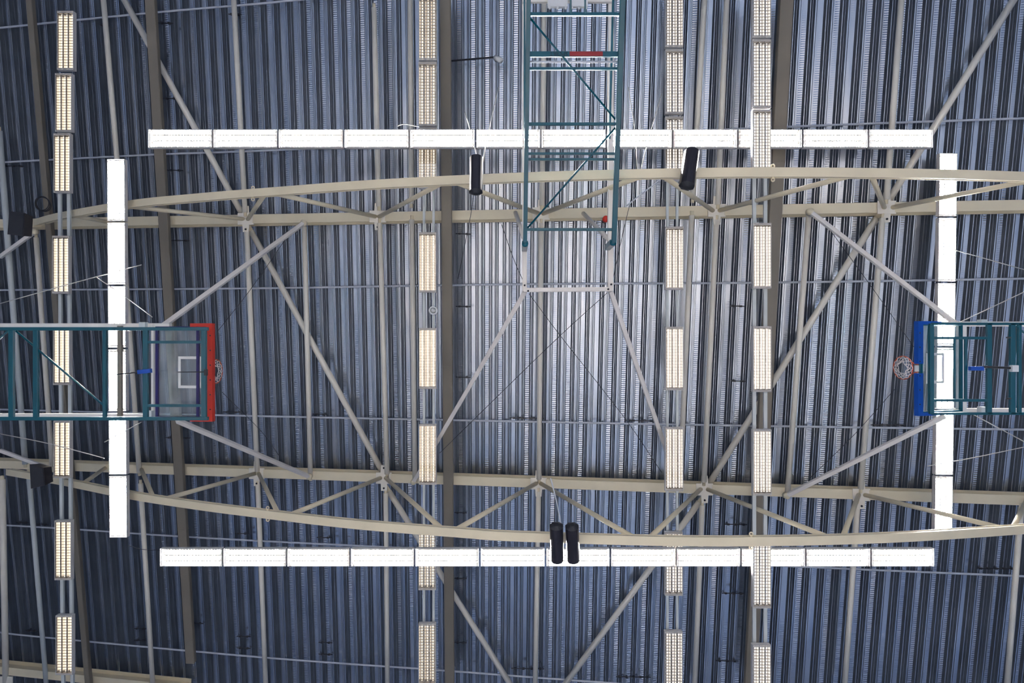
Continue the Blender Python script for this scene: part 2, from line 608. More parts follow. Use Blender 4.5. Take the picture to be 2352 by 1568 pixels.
# knee braces from the trusses down to the basketball frames: (truss end, frame end, frame depth)
KN = [((698, 512), (372, 750), 14.1, 'slim cream brace from the upper truss down to the left basketball frame'),
      ((710, 1094), (408, 966), 14.1, 'slim cream brace from the lower truss up to the left basketball frame'),
      ((950, 1106), (1207, 668), 14.1, 'slim cream brace from the middle frame corner down left to the lower truss'),
      ((1560, 1118), (1402, 668), 14.1, 'slim cream brace from the middle frame corner down right to the lower truss'),
      ((1860, 486), (2196, 744), 14.3, 'slim cream brace from the upper truss down to the right basketball frame'),
      ((1806, 1138), (2170, 955), 14.3, 'slim cream brace from the lower truss up to the right basketball frame'),
      ((0, 590), (80, 532), 17.1, 'slim cream brace reaching the upper truss at the left edge'),
      ((0, 1034), (120, 1078), 17.1, 'slim cream brace reaching the lower truss at the left edge')]
for a, b, d, l in KN:
    p = R(*a, 17.08)
    q = R(*b, 17.08) if d > 17 else W(*b, d)
    t = thing('knee_brace', l, 'steel brace', p, 'slim knee braces')
    obj('bar', MB().beam(p, q, 0.095, 0.095), M['offwhite'], t)
    e = q if d > 17 and a[0] == 0 else p
    obj('hinge_plate', MB().tube([e + Vector((0, 0, -0.07)), e + Vector((0, 0, 0.07))], 0.075, 14), M['cream'], t)

# ------------------------------------------------------------------ sheet-metal ducts under the top chords
DU = [((68, -20), (206, 1590), 0.155, 'narrow taupe flat duct running down the left edge'),
      ((345, -20), (439, 1520), 0.245, 'taupe flat duct ending in view above the bottom left'),
      ((1023, -20), (1033, 1590), 0.255, 'taupe flat duct in the middle, beside the second lights column'),
      ((1806, -20), (1722, 1590), 0.30, 'taupe flat duct behind the rightmost lights column')]
for a, b, w, l in DU:
    p, q = R(*a, 17.12), R(*b, 17.12)
    t = thing('air_duct', l, 'duct', p, 'flat ducts running with the ribs')
    obj('duct_body', MB().beam(p, q, w, 0.16), M['duct'], t)
    for k in (0.22, 0.5, 0.78):
        c = p.lerp(q, k)
        d = (q - p).normalized() * 0.006
        obj('joint', MB().beam(c - d, c + d, w + 0.012, 0.172), M['duct'], t)

# ------------------------------------------------------------------ thin rods across the deck
RO = [([(-60, 71), (0, 64), (358, 28.5), (600, 8), (800, -12)], 'pale thin rod across the ribs at the top left corner'),
      ([(-60, 378), (0, 373), (355, 355), (600, 346), (1180, 320), (1813, 291), (2400, 270)], 'pale thin rod passing behind the top lights row'),
      ([(-60, 668), (0, 666), (580, 662), (1160, 653), (1752, 649), (2400, 639)], 'pale thin rod crossing the middle just above the frame bar'),
      ([(-60, 938), (0, 940), (493, 953), (1160, 967), (1752, 978), (2400, 987)], 'pale thin rod crossing the middle above the lower truss'),
      ([(-60, 1200), (0, 1205), (170, 1215), (420, 1232), (700, 1247), (1300, 1276), (1950, 1306), (2400, 1325)], 'pale thin rod passing behind the bottom lights row'),
      ([(-20, 1449), (90, 1462), (600, 1509), (1000, 1538), (1400, 1568), (1600, 1581)], 'pale thin rod near the bottom edge')]
for pts, l in RO:
    path = smooth_path([R(x, y, 17.66) for x, y in pts], 6)
    tag(obj('tie_rod', MB().tube(path, 0.026, 8), M['steel']), l, 'rod', 'thin rods across the deck')

# ------------------------------------------------------------------ short dark brackets in the troughs
CL = [(240, 58, 20), (380, 53, 34), (540, 33, 30), (392, 226, 34), (402, 391, 38), (406, 552, 58), (408, 1005, 58), (30, 381, 50), (52, 1200, 28),
      (96, 1204, 30), (72, 1448, 26), (322, 1443, 28), (322, 1470, 28), (556, 1225, 34), (452, 1431, 30), (560, 1461, 32), (560, 1488, 32),
      (748, 1475, 32), (748, 1502, 32), (745, 1234, 34), (1058, 1177, 28), (1058, 1328, 28), (1058, 1475, 28), (1064, 537, 34), (1064, 704, 34),
      (1064, 866, 34), (532, 946, 40), (735, 951, 34), (1210, 960, 78), (1475, 966, 60), (1212, 1535, 76), (1455, 1554, 80), (1693, 703, 34),
      (1695, 875, 34), (1690, 1204, 52), (1684, 1362, 52), (1670, 1517, 52), (2040, 976, 80), (2288, 1305, 90)]
for i, (x, y, w) in enumerate(sorted(CL)):
    p, q = R(x - w / 2, y - 0.5, 17.70), R(x + w / 2, y + 0.5, 17.70)
    mb = MB().beam(p, q, 0.022, 0.022)
    n = max(2, int(w / 16))
    for k in range(n):
        c = p.lerp(q, (k + 0.5) / n)
        mb.box((c.x - 0.03, c.y - 0.022, c.z - 0.03), (c.x + 0.03, c.y + 0.022, c.z + 0.03))
    tag(obj('deck_bracket', mb, M['dark']), 'short dark bracket across the deck ribs, %s of all counted from the left' % ORD[i], 'bracket', 'short dark brackets in the deck troughs')


# ------------------------------------------------------------------ louvred lights
def fixture_meshes(kind):
    L, Wd, H = 1.43, 0.405, 0.125
    hy, hx = L / 2, Wd / 2
    t = 0.008
    hb = MB()
    hb.box((-hx, -hy, 0), (-hx + t, hy, H)).box((hx - t, -hy, 0), (hx, hy, H))
    hb.box((-hx, -hy, 0), (hx, -hy + t, H)).box((-hx, hy - t, 0), (hx, hy, H))
    hb.box((-hx, -hy, H - t), (hx, hy, H))
    for s in (-1, 1):
        hb.box((-hx, s * (hy - 0.03) - 0.006, 0.002), (hx, s * (hy - 0.03) + 0.006, 0.02))
    rb = MB()
    cw = (Wd - 2 * t) / 3
    bl = MB()
    y0, y1 = -hy + 0.045, hy - 0.045
    for c in (-1, 0, 1):
        xc = c * cw
        pts = []
        n = 10
        for i in range(n + 1):
            a = -1 + 2 * i / n
            pts.append((xc + a * cw / 2 * 0.985, 0.012 + 0.095 * (1 - abs(a) ** 2.2)))
        for i in range(n):
            (xa, za), (xb, zb) = pts[i], pts[i + 1]
            rb.add([(xa, y0, za), (xb, y0, zb), (xb, y1, zb), (xa, y1, za)], [(0, 1, 2, 3)], 0, True)
        nb = 20
        for k in range(nb + 1):
            y = y0 + (y1 - y0) * k / nb
            xs = [xc + a * cw / 2 * 0.97 for a in (-1, -0.5, 0, 0.5, 1)]
            zt = [0.016, 0.042, 0.048, 0.042, 0.016]
            vs = [(x, y - 0.0025, 0.006) for x in xs] + [(x, y - 0.0025, z) for x, z in zip(xs, zt)] + \
                 [(x, y + 0.0025, 0.006) for x in xs] + [(x, y + 0.0025, z) for x, z in zip(xs, zt)]
            fs = []
            for i in range(4):
                fs += [(i, i + 1, 6 + i, 5 + i), (10 + i, 15 + i, 16 + i, 11 + i), (i, 10 + i, 11 + i, i + 1), (5 + i, 6 + i, 16 + i, 15 + i)]
            bl.add(vs, fs)
    for c in (-1.5, -0.5, 0.5, 1.5):                       # ridges between the troughs hold the blades
        xx = c * cw * 0.985
        bl.box((xx - 0.004, y0, 0.004), (xx + 0.004, y1, 0.014))
    tb = []
    for c in (-1, 0, 1):
        tb.append(MB().tube([(c * cw, y0 + 0.02, 0.070), (c * cw, y1 - 0.02, 0.070)], 0.013, 10))
    em = {'row': M['row_tube'], 'col': M['col_tube'], 'col2': M['col_tube2']}[kind]
    return (hb.mesh('housing_' + kind, M['housing']), rb.mesh('reflector_' + kind, M['mirror']), bl.mesh('louvre_' + kind, M['blade']),
            [t.mesh('tube_' + kind, em) for t in tb])


FM = {k: fixture_meshes(k) for k in ('row', 'col', 'col2')}


def fixture(kind, c, length, width, rotz, label, group):
    r = thing('ceiling_light', label, 'light fixture', c, group)
    r.rotation_euler = (0, 0, rotz)
    r.scale = (width / 0.405, length / 1.43, 1)
    hm, rm, bm, tm = FM[kind]
    for nm, me in [('housing', hm), ('reflector', rm), ('louvre', bm)] + [('lamp_tube', m) for m in tm]:
        o = bpy.data.objects.new(nm, me)
        C.objects.link(o)
        o.parent = r
    return r


RD = 15.10
xs = [338, 488, 638, 789, 940, 1092, 1242, 1393, 1545, 1695, 1844, 1995, 2145]
for i in range(12):
    a, b = xs[i] + 2, xs[i + 1] - 2
    fixture('row', W((a + b) / 2, 318, RD), (b - a) * RD / F, 0.405, math.pi / 2,
            'bright white louvred light in the long top row, %s from the left' % ORD[i], 'bright lights of the top row')
xs = [365, 511, 658, 804, 952, 1102, 1253, 1402, 1553, 1702, 1851, 2001, 2148]
for i in range(12):
    a, b = xs[i] + 2, xs[i + 1] - 2
    fixture('row', W((a + b) / 2, 1280, RD), (b - a) * RD / F, 0.395, math.pi / 2,
            'bright white louvred light in the long bottom row, %s from the left' % ORD[i], 'bright lights of the bottom row')
ys = [363, 509, 655, 800, 946, 1091, 1236]
for i in range(6):
    a, b = ys[i] + 2, ys[i + 1] - 2
    ym = (a + b) / 2
    D = 15.6
    fixture('row', W(265.5 + (ym - 363) * 0.0066, ym, D), (b - a) * D / F, 0.40, -0.0066,
            'bright white louvred light in the left side column, %s from the top' % ORD[i], 'bright lights of the left side column')
ys = [350, 498, 648, 796, 944, 1092, 1240]
for i in range(6):
    a, b = ys[i] + 2, ys[i + 1] - 2
    ym = (a + b) / 2
    D = 15.45
    fixture('row', W(2179 - (ym - 350) * 0.0135, ym, D), (b - a) * D / F, 0.40, 0.0135,
            'bright white louvred light in the right side column, %s from the top' % ORD[i], 'bright lights of the right side column')

COLS = [('col', 'leftmost dim column', [(25, 160, 149.5), (168, 302, 145), (306, 442, 141.5), (541, 674, 138.5), (753, 884, 140.5), (966, 1098, 141.5), (1195, 1332, 144), (1413, 1550, 146.5)], 16.8, 16.8, 0.405),
        ('col', 'second dim column', [(-10, 138, 982.5), (142, 289, 982), (293, 432, 982), (533, 671, 982), (753, 893, 982), (974, 1113, 982), (1217, 1355, 981), (1432, 1572, 981)], 15.65, 16.4, 0.415),
        ('col2', 'third dim column', [(-40, 108, 1549), (113, 261, 1549), (267, 414, 1549), (520, 665, 1549.5), (750, 896, 1549.5), (981, 1128, 1549), (1222, 1368, 1548), (1450, 1597, 1547.5)], 15.6, 15.65, 0.41),
        ('col2', 'rightmost dim column', [(-68, 86, 1750), (90, 247, 1750), (251, 402, 1750), (512, 662, 1751), (749, 900, 1751), (986, 1138, 1751), (1245, 1397, 1750.5), (1481, 1630, 1750)], 14.6, 14.85, 0.395)]
for kind, nm, lst, d_top, d_mid, w in COLS:
    for i, (a, b, x) in enumerate(lst):
        D = d_top if i < 3 else d_mid
        fixture(kind, W(x, (a + b) / 2, D), (b - a) * D / F, w, 0, 'louvred light of the %s, %s from the top' % (nm, ORD[i]), 'lights of the ' + nm)

BARS = [([140, 161], 16.8, 'leftmost', 0.075), ([974, 996], 16.4, 'second', 0.055), ([1532.5, 1555], 15.65, 'third', 0.055), ([1732, 1757.5], 14.85, 'rightmost', 0.075)]
for xx, D, nm, w in BARS:
    for j, x in enumerate(xx):
        z = D + 0.22
        k = z / D
        p, q = W(x, 345 if D < 16.7 else 250, z), W(x, 1590, z)
        if nm == 'leftmost':
            path = smooth_path([W(x - 3, 300, z), W(x - 1, 700, z), W(x + 2, 1200, z), W(x + 6, 1600, z)], 5)
        else:
            path = [p, q]
        h = w / 2
        pr = [(-h, -0.03), (h, -0.03), (h, 0.03), (-h, 0.03)]
        tag(obj('mounting_rail', MB().prof(path, pr), M['bar']),
            'pale grey mounting rail above the %s dim lights column, %s of its pair' % (nm, ('left one', 'right one')[j]), 'rail', 'rails carrying the dim lights columns')
    # short hangers for the row ends are part of nothing visible

# ------------------------------------------------------------------ basketball installations
def b3(mb, p, q, w, h=None, up=Vector((0, 0, 1))):
    return mb.beam(p, q, w, h or w, up)


def ring_and_net(t, base, n, side, r=0.225, drift=0.12, sag=0.3):
    """base = where the ring meets the board, n = unit vector away from the board, side = unit vector along the board"""
    c = base + n * (0.15 + r)
    nx = n.cross(side).normalized()
    if nx.z > 0:
        nx = -nx
    ho = obj('hoop', MB().loop(c, n, side, r, 0.011, 44, 8), M['ring'], t, 'orange red hoop ring')
    mb = MB()
    mb.add([], [])
    for s in (-1, 1):
        b3(mb, base + side * s * 0.06, c - n * r * 0.86 + side * s * 0.11, 0.022)
    mb2 = MB().beam(base - n * 0.01, base + n * 0.012, 0.22, 0.12, side)
    obj('bracket_arm', mb, M['ring'], ho)
    obj('mounting_plate', mb2, M['white'], ho)
    # net of crossing cords; it hangs along nx pulled down by its own weight
    grav = Vector((0, 0, -1))
    nb = MB()
    K = 12
    levels = [(0.0, 1.0), (0.10, 0.86), (0.20, 0.72), (0.30, 0.58), (0.38, 0.50)]
    ring = []
    for li, (dz, f) in enumerate(levels):
        row = []
        for k in range(K):
            a = 2 * math.pi * (k + 0.5 * (li % 2)) / K
            p = c + (n * math.cos(a) + side * math.sin(a)) * r * f + nx * dz * drift + grav * dz * sag
            p += Vector((random.uniform(-1, 1), random.uniform(-1, 1), random.uniform(-1, 1))) * 0.005 * li
            row.append(p)
        ring.append(row)
    for li in range(len(levels) - 1):
        for k in range(K):
            k2 = (k + 1) % K if li % 2 else (k - 1) % K
            nb.tube([ring[li][k], ring[li + 1][k]], 0.0065, 5)
            nb.tube([ring[li][k], ring[li + 1][k2]], 0.0065, 5)
    for k in range(K):
        nb.tube([ring[-1][k], ring[-1][(k + 1) % K]], 0.006, 5)
    obj('net', nb, M['net'], ho)


def board(t, bot, tdir, side, width, height, padmat, framemat, padlabel, n):
    """bot = middle of the board's lower edge; tdir = unit vector from lower to upper edge; n = front normal"""
    hw = width / 2
    def P(a, b, c=0.0):
        return bot + side * a + tdir * b + n * c
    def slab(a0, a1, b0, b1, c0, c1, mb):
        vs = [P(a0, b0, c0), P(a1, b0, c0), P(a1, b1, c0), P(a0, b1, c0), P(a0, b0, c1), P(a1, b0, c1), P(a1, b1, c1), P(a0, b1, c1)]
        return mb.add(vs, [(0, 1, 2, 3), (7, 6, 5, 4), (0, 4, 5, 1), (1, 5, 6, 2), (2, 6, 7, 3), (3, 7, 4, 0)])
    gl = obj('backboard', slab(-hw + .02, hw - .02, 0.02, height - .02, 0.015, 0.027, MB()), M['glass'], t, 'clear backboard panel')
    # white target rectangle printed on the front
    mb = MB()
    a, b0, b1, w = 0.295, 0.17, 0.62, 0.05
    slab(-a, a, b1 - w, b1, 0.012, 0.0145, mb)
    slab(-a, a, b0, b0 + w, 0.012, 0.0145, mb)
    slab(-a, -a + w, b0 + w, b1 - w, 0.012, 0.0145, mb)
    slab(a - w, a, b0 + w, b1 - w, 0.012, 0.0145, mb)
    obj('target_rectangle', mb, M['white'], gl)
    mb = MB()
    fw = 0.05
    slab(-hw, hw, height - fw, height, -0.02, 0.03, mb)
    slab(-hw, hw, 0.19, 0.19 + fw, -0.03, 0.0, mb)
    slab(-hw, -hw + fw * .6, 0, height, -0.02, 0.03, mb)
    slab(hw - fw * .6, hw, 0, height, -0.02, 0.03, mb)
    slab(-hw, hw, 0, fw, -0.02, 0.03, mb)
    obj('board_frame', mb, framemat, t)
    return P, slab


def pad(t, P, slab, hw, m, label, cut, arms=0.36):
    mb = MB()
    th = 0.055
    if cut:
        slab(-hw - th, -0.09, -0.07, 0.05, -0.03, 0.07, mb)
        slab(0.09, hw + th, -0.07, 0.05, -0.03, 0.07, mb)
    else:
        slab(-hw - th, hw + th, -0.07, 0.05, -0.03, 0.07, mb)
    slab(-hw - th, -hw + 0.01, 0.05, arms, -0.03, 0.07, mb)
    slab(hw - 0.01, hw + th, 0.05, arms, -0.03, 0.07, mb)
    pd = obj('edge_padding', mb, m, t, label)
    for k in range(6):
        a = -hw * 0.8 + k * hw * 1.6 / 5
        c = P(a, -0.035, -0.03)
        obj('bolt', MB().tube([c + Vector((0, 0, -0.008)), c + Vector((0, 0, 0.004))], 0.013, 8), M['dark'], pd)


SY_ = Vector((0, 1, 0))
# --- left goal
th = math.radians(6)
Db = 12.60
t = thing('basketball_goal', 'folded up basketball goal at the left with red padding on its board', 'basketball goal', W(482, 855, Db), 'basketball goals folded under the roof')
bot = W(481, 855, Db)
td = Vector((-math.cos(th), 0, math.sin(th)))
n = Vector((math.sin(th), 0, math.cos(th)))
P, slab = board(t, bot, td, SY_, 1.70, 1.05, M['red'], M['navy'], '', n)
pad(t, P, slab, 0.85, M['red'], 'red padding along the board edge', False)
ring_and_net(t, P(0, 0.10, 0.03), n, SY_)
fd = 12.35
TT = M['teal']
for y, nm in ((755, 0), (961, 1)):
    obj('frame_tube', MB().beam(W(-140, y, fd), W(478, y, fd), 0.062, 0.07), TT, t)
for x, w in ((27, 0.09), (83, 0.085), (241, 0.06), (335, 0.088), (469, 0.088)):
    obj('cross_tube', MB().beam(W(x, 755, fd), W(x, 961, fd), w, 0.06), TT, t)
for y in (785.5, 931):
    obj('inner_tube', MB().beam(W(335, y, fd), W(469, y, fd), 0.050, 0.05), TT, t)
obj('stay_tube', MB().tube([W(37, 760, fd), W(240, 932, fd + .02)], 0.018, 10), TT, t)
obj('stay_tube', MB().tube([W(20, 758, fd), W(-80, 850, fd + .02)], 0.018, 10), TT, t)
obj('crank_housing', MB().beam(W(318, 854, 12.25), W(347, 851, 12.25), 0.075, 0.08), M['blue'], t, 'blue height adjuster housing')
obj('crank_rod', MB().tube([W(268, 860, 12.3), W(318, 854, 12.25)], 0.013, 8), M['dark'], t)
obj('crank_rod', MB().tube([W(408, 854, 12.4), W(470, 854, 12.3)], 0.009, 8), M['dark'], t)
obj('ring_lock', MB().beam(W(473, 848, 12.3), W(473, 862, 12.3), 0.05, 0.06), M['dark'], t)
# its carrying rails
t = thing('carrying_frame', 'off-white twin rail carrying frame behind the left basketball goal', 'steel frame', W(180, 855, 13.9), 'carrying frames of the basketball goals')
for y in (748, 955):
    obj('rail', MB().beam(W(-100, y, 13.9), W(392 if y < 800 else 350, y, 13.9), 0.10, 0.12), M['offwhite'], t)
obj('cross_rail', MB().beam(W(352, 745, 13.85), W(352, 960, 13.85), 0.05, 0.08), M['offwhite'], t)
obj('cross_rail', MB().beam(W(276, 748, 13.7), W(276, 955, 13.7), 0.085, 0.08), M['duct'], t)
for x, y in ((330, 747), (345, 950)):
    obj('clamp', MB().beam(W(x - 7, y, 13.8), W(x + 7, y, 13.8), 0.13, 0.14), M['bar'], t)

# --- right goal
th = math.radians(17)
Db = 13.05
t = thing('basketball_goal', 'folded up basketball goal at the right with blue padding on its board', 'basketball goal', W(2110, 846, Db), 'basketball goals folded under the roof')
bot = W(2113, 846, Db)
td = Vector((math.cos(th), 0, math.sin(th)))
n = Vector((-math.sin(th), 0, math.cos(th)))
P, slab = board(t, bot, td, SY_, 1.70, 1.05, M['blue'], M['teal'], '', n)
pad(t, P, slab, 0.85, M['blue'], 'blue padding along the board edge', True, 0.50)
ring_and_net(t, P(0, 0.02, 0.03), n, SY_, drift=0.35, sag=0.45)
fd = 12.6
for y in (743.5, 949.5):
    obj('frame_tube', MB().beam(W(2140, y, fd), W(2500, y, fd), 0.045, 0.06), TT, t)
for x, w in ((2139, 0.075), (2271, 0.09), (2325, 0.095), (2341, 0.06)):
    obj('cross_tube', MB().beam(W(x, 743, fd), W(x, 950, fd), w, 0.06), TT, t)
for y in (776, 919):
    obj('inner_tube', MB().beam(W(2139, y, fd), W(2271, y, fd), 0.050, 0.05), TT, t)
obj('inner_tube', MB().beam(W(2218, 776, fd), W(2218, 919, fd), 0.042, 0.045), TT, t)
obj('inner_tube', MB().beam(W(2192, 778, fd + .5), W(2192, 917, fd + .5), 0.03, 0.04), TT, t)
obj('stay_tube', MB().tube([W(2334, 748, fd), W(2450, 850, fd)], 0.018, 10), TT, t)
obj('crank_housing', MB().beam(W(2227, 846, 12.5), W(2257, 846, 12.5), 0.075, 0.08), M['blue'], t, 'blue height adjuster housing')
obj('crank_rod', MB().tube([W(2257, 842, 12.5), W(2322, 845, 12.5)], 0.022, 8), M['dark'], t)
obj('mounting_block', MB().beam(W(2322, 846, 12.48), W(2336, 846, 12.48), 0.12, 0.09), M['white'], t, 'pale square mounting block')
for y in (775, 915):
    obj('clip', MB().tube([W(2311, y, 12.55), W(2322, y, 12.55)], 0.014, 8), M['dark'], t)
t = thing('carrying_frame', 'off-white twin rail carrying frame behind the right basketball goal', 'steel frame', W(2270, 846, 14.2), 'carrying frames of the basketball goals')
for y in (744, 943):
    obj('rail', MB().beam(W(2150, y, 14.1), W(2500, y, 14.1), 0.10, 0.12), M['offwhite'], t)
obj('cross_rail', MB().beam(W(2208, 744, 14.0), W(2208, 943, 14.0), 0.19, 0.06), M['offwhite'], t)
for x, y in ((2256, 741), (2256, 941)):
    obj('clamp', MB().beam(W(x - 7, y, 13.9), W(x + 7, y, 13.9), 0.13, 0.14), M['bar'], t)

# --- middle goal: only its folded arm frame reaches into the picture
t = thing('basketball_goal', 'teal folded arm frame of the middle basketball goal entering from the top edge', 'basketball goal', W(1310, 550, 13.05), 'basketball goals folded under the roof')


def fm(x, y):
    return W(x, y, 11.5 + 1.55 * (y / 560.0))


def xl(y):
    return 1214 - 8 * y / 560.0


def xr(y):
    return 1430 - 20 * y / 560.0


obj('frame_tube', MB().beam(fm(xl(-60), -60), fm(xl(556), 556), 0.078, 0.07), TT, t)
obj('frame_tube', MB().beam(fm(xr(-60), -60), fm(xr(556), 556), 0.092, 0.085), TT, t)
for y, w in ((33, 0.055), (158, 0.045), (285, 0.052), (353, 0.042), (366, 0.042), (527, 0.052)):
    obj('cross_tube', MB().beam(fm(xl(y), y), fm(xr(y), y), w, 0.05), TT, t)
for x in (1311, 1344):
    obj('inner_tube', MB().beam(fm(x, -40), fm(x, 33), 0.03, 0.04), TT, t)
obj('inner_tube', MB().beam(fm(1206, -60) + Vector((0, 0, .5)), fm(1206, 300) + Vector((0, 0, .5)), 0.035, 0.05), TT, t)
obj('inner_tube', MB().beam(fm(1419, -60) + Vector((0, 0, .5)), fm(1409, 300) + Vector((0, 0, .5)), 0.035, 0.05), TT, t)
obj('stay_tube', MB().tube([fm(1218, 42), fm(1420, 282)], 0.018, 10), TT, t)
obj('stay_tube', MB().tube([fm(1420, 286), fm(1211, 524)], 0.018, 10), TT, t)
obj('drive_shaft', MB().tube([fm(1214, 142), fm(1424, 142)], 0.018, 12), M['steel'], t, 'bare metal drive shaft')
sb = obj('name_bar', MB().beam(fm(xl(125), 125), fm(xr(125), 125), 0.092, 0.05), TT, t)
rp = obj('red_field', MB().beam(fm(1308, 125) + Vector((0, 0, -0.029)), fm(1384, 125) + Vector((0, 0, -0.029)), 0.078, 0.006), M['red2'], sb, 'red field on the bar')
# the word on the bar, upside down as one sees it from here
cu = bpy.data.curves.new('word', 'FONT')
cu.body = 'SPORT'
cu.size = 0.11
cu.extrude = 0.002
cu.align_x = 'CENTER'
cu.align_y = 'CENTER'
to = bpy.data.objects.new('word', cu)
C.objects.link(to)
bpy.context.view_layer.update()
me = bpy.data.meshes.new_from_object(to)
bpy.data.objects.remove(to)
me.name = 'lettering'
me.materials.clear()
me.materials.append(M['letter'])
wo = bpy.data.objects.new('lettering', me)
C.objects.link(wo)
c = fm(1283, 125) + Vector((0, 0, -0.031))
# text +x must run to the picture's left and text +y to the picture's bottom
wo.matrix_world = Matrix.Translation(c - origin(sb)) @ Matrix(((-1, 0, 0, 0), (0, 1, 0, 0), (0, 0, -1, 0), (0, 0, 0, 1)))
wo.parent = sb
for s, x, y in ((0, 1206, 560), (1, 1408, 557)):
    p = W(x, y, 13.07)
    mb = MB()
    mb.tube([p + Vector((0, 0, -0.05)), p + Vector((0, 0, 0.08))], 0.062, 14)
    mb.box((p.x - 0.055, p.y - 0.06, p.z + 0.02), (p.x + 0.055, p.y + 0.04, p.z + 0.80))
    obj('pivot_bracket', mb, TT, t)

t = thing('carrying_frame', 'off-white rail frame carrying the teal arm frame in the middle', 'steel frame', W(1305, 665, 14.0), 'carrying frames of the basketball goals')
obj('rail', MB().beam(W(1204, -60, 13.95), W(1205, 668, 13.95), 0.09, 0.10), M['offwhite'], t)
obj('rail', MB().beam(W(1403, -60, 13.95), W(1402, 668, 13.95), 0.115, 0.10), M['offwhite'], t)
obj('cross_rail', MB().beam(W(1202, 666, 13.93), W(1404, 664, 13.93), 0.085, 0.10), M['offwhite'], t)
obj('cross_rail', MB().beam(W(1200, 3, 13.85), W(1410, 3, 13.85), 0.06, 0.08), M['offwhite'], t)
for x, y in ((1205, 655), (1213, 668), (1404, 653), (1397, 664)):
    c = W(x, y, 13.87)
    obj('bolt', MB().tube([c + Vector((0, 0, -0.02)), c + Vector((0, 0, 0.02))], 0.02, 8), M['dark'], t)
for a, b in (((1340, 490), (1400, 552)), ((1184, 488), (1203, 545))):
    obj('strut', MB().tube([R(*a, 17.3), W(*b, 13.95)], 0.05, 12), M['offwhite'], t)
for x0, x1 in ((1258, 1304), (1310, 1350)):
    mb = MB()
    p, q = W(x0, 0, 13.7), W(x1, 15, 13.7)
    mb.box((p.x, p.y - 0.1, p.z), (q.x, q.y, q.z + 0.08))
    for k in range(3):
        xx = p.x + (q.x - p.x) * (0.1 + 0.4 * k)
        mb.box((xx - 0.02, q.y - 0.01, q.z), (xx + 0.02, q.y + 0.045, q.z + 0.03))
    obj('motor_plate', mb, M['white'], t)


# ------------------------------------------------------------------ loudspeakers
def column_speaker(a, b, d0, d1, w, label, cap_first):
    p, q = W(*a, d0), W(*b, d1)
    t = thing('column_speaker', label, 'loudspeaker', (p + q) / 2, 'dark column loudspeakers')
    h = w / 2
    pr = []
    for k in range(9):                                  # rounded grille side faces down, flat back up
        an = math.pi * (1 + k / 8)
        pr.append((h * math.cos(an), h * 0.95 * math.sin(an)))
    pr += [(h, h * 0.5), (h * 0.45, h * 1.05), (-h * 0.45, h * 1.05), (-h, h * 0.5)]
    obj('cabinet', MB().prof([p, q], pr), M['black'], t)
    d = (q - p).normalized()
    for e, s in ((p, -1), (q, 1)):
        cap = [(x * 0.38, y * 0.38) for x, y in pr]
        mb = MB()
        x, y = mb.frame(p, q, Vector((0, 0, 1)))
        vs = [e + x * u + y * v for u, v in pr] + [e + d * s * 0.05 + x * u + y * v for u, v in cap]
        k = len(pr)
        mb.add(vs, [(i, (i + 1) % k, k + (i + 1) % k, k + i) for i in range(k)] + [tuple(range(k, 2 * k))])
        obj('end_cap', mb, M['dark'], t)
    x, y = MB().frame(p, q, Vector((0, 0, 1)))
    obj('bracket', MB().beam((p + q) / 2 + Vector((0, 0, h * 0.9)), (p + q) / 2 + Vector((0, 0, h * 0.9 + 0.5)), 0.05, 0.05), M['steel'], t)


column_speaker((1094, 362), (1093, 440), 12.55, 12.3, 0.24, 'dark column loudspeaker hanging left of the teal arm frame', 0)
column_speaker((1590, 348), (1578, 426), 12.6, 12.3, 0.27, 'dark column loudspeaker tilted beside the third lights column', 0)
column_speaker((1278, 1209), (1280, 1286), 12.35, 12.7, 0.24, 'left one of the twin dark loudspeakers over the bottom row', 1)
column_speaker((1314, 1210), (1317, 1286), 12.35, 12.7, 0.24, 'right one of the twin dark loudspeakers over the bottom row', 1)


def box_speaker(pts_near, d0, d1, label, bracket):
    t = thing('box_speaker', label, 'loudspeaker', W(*pts_near[0], d0), 'black box loudspeakers at the left edge')
    lo = [W(x, y, d0) for x, y in pts_near]
    c = sum(lo, Vector()) / 4
    hi = [p + Vector((0, 0, d1 - d0)) + (c - p) * 0.12 for p in lo]
    obj('cabinet', MB().add(lo + hi, [(0, 1, 2, 3), (7, 6, 5, 4), (0, 4, 5, 1), (1, 5, 6, 2), (2, 6, 7, 3), (3, 7, 4, 0)]), M['black'], t)
    g = [c + (p - c) * 0.9 + Vector((0, 0, -0.008)) for p in lo]
    g2 = [p + Vector((0, 0, 0.012)) for p in g]
    obj('grille', MB().add(g + g2, [(0, 1, 2, 3), (7, 6, 5, 4), (0, 4, 5, 1), (1, 5, 6, 2), (2, 6, 7, 3), (3, 7, 4, 0)]), M['dark'], t)
    a, b = bracket
    obj('bracket', MB().beam(W(*a, d1), R(*b, 17.3), 0.05, 0.05), M['steel'], t)


box_speaker([(21, 485), (57, 489), (54, 542), (17, 538)], 15.6, 15.9, 'black box loudspeaker at the left edge under the upper truss', ((40, 515), (52, 520)))
box_speaker([(68, 1066), (100, 1074), (104, 1114), (71, 1122)], 15.6, 15.9, 'black box loudspeaker at the left edge under the lower truss', ((88, 1093), (100, 1092)))

# ------------------------------------------------------------------ small things
c = W(995, 713, 16.42)
t = thing('smoke_detector', 'round white detector under the rail of the second lights column', 'detector', c)
obj('outer_ring', MB().loop(c, (1, 0, 0), (0, 1, 0), 0.088, 0.02, 28, 8), M['white'], t)
obj('sensor_head', MB().tube([c + Vector((0, 0, -0.03)), c + Vector((0, 0, 0.05))], 0.045, 16), M['white'], t)
obj('base', MB().tube([c + Vector((0, 0, 0.03)), c + Vector((0, 0, 0.10))], 0.08, 20), M['bar'], t)

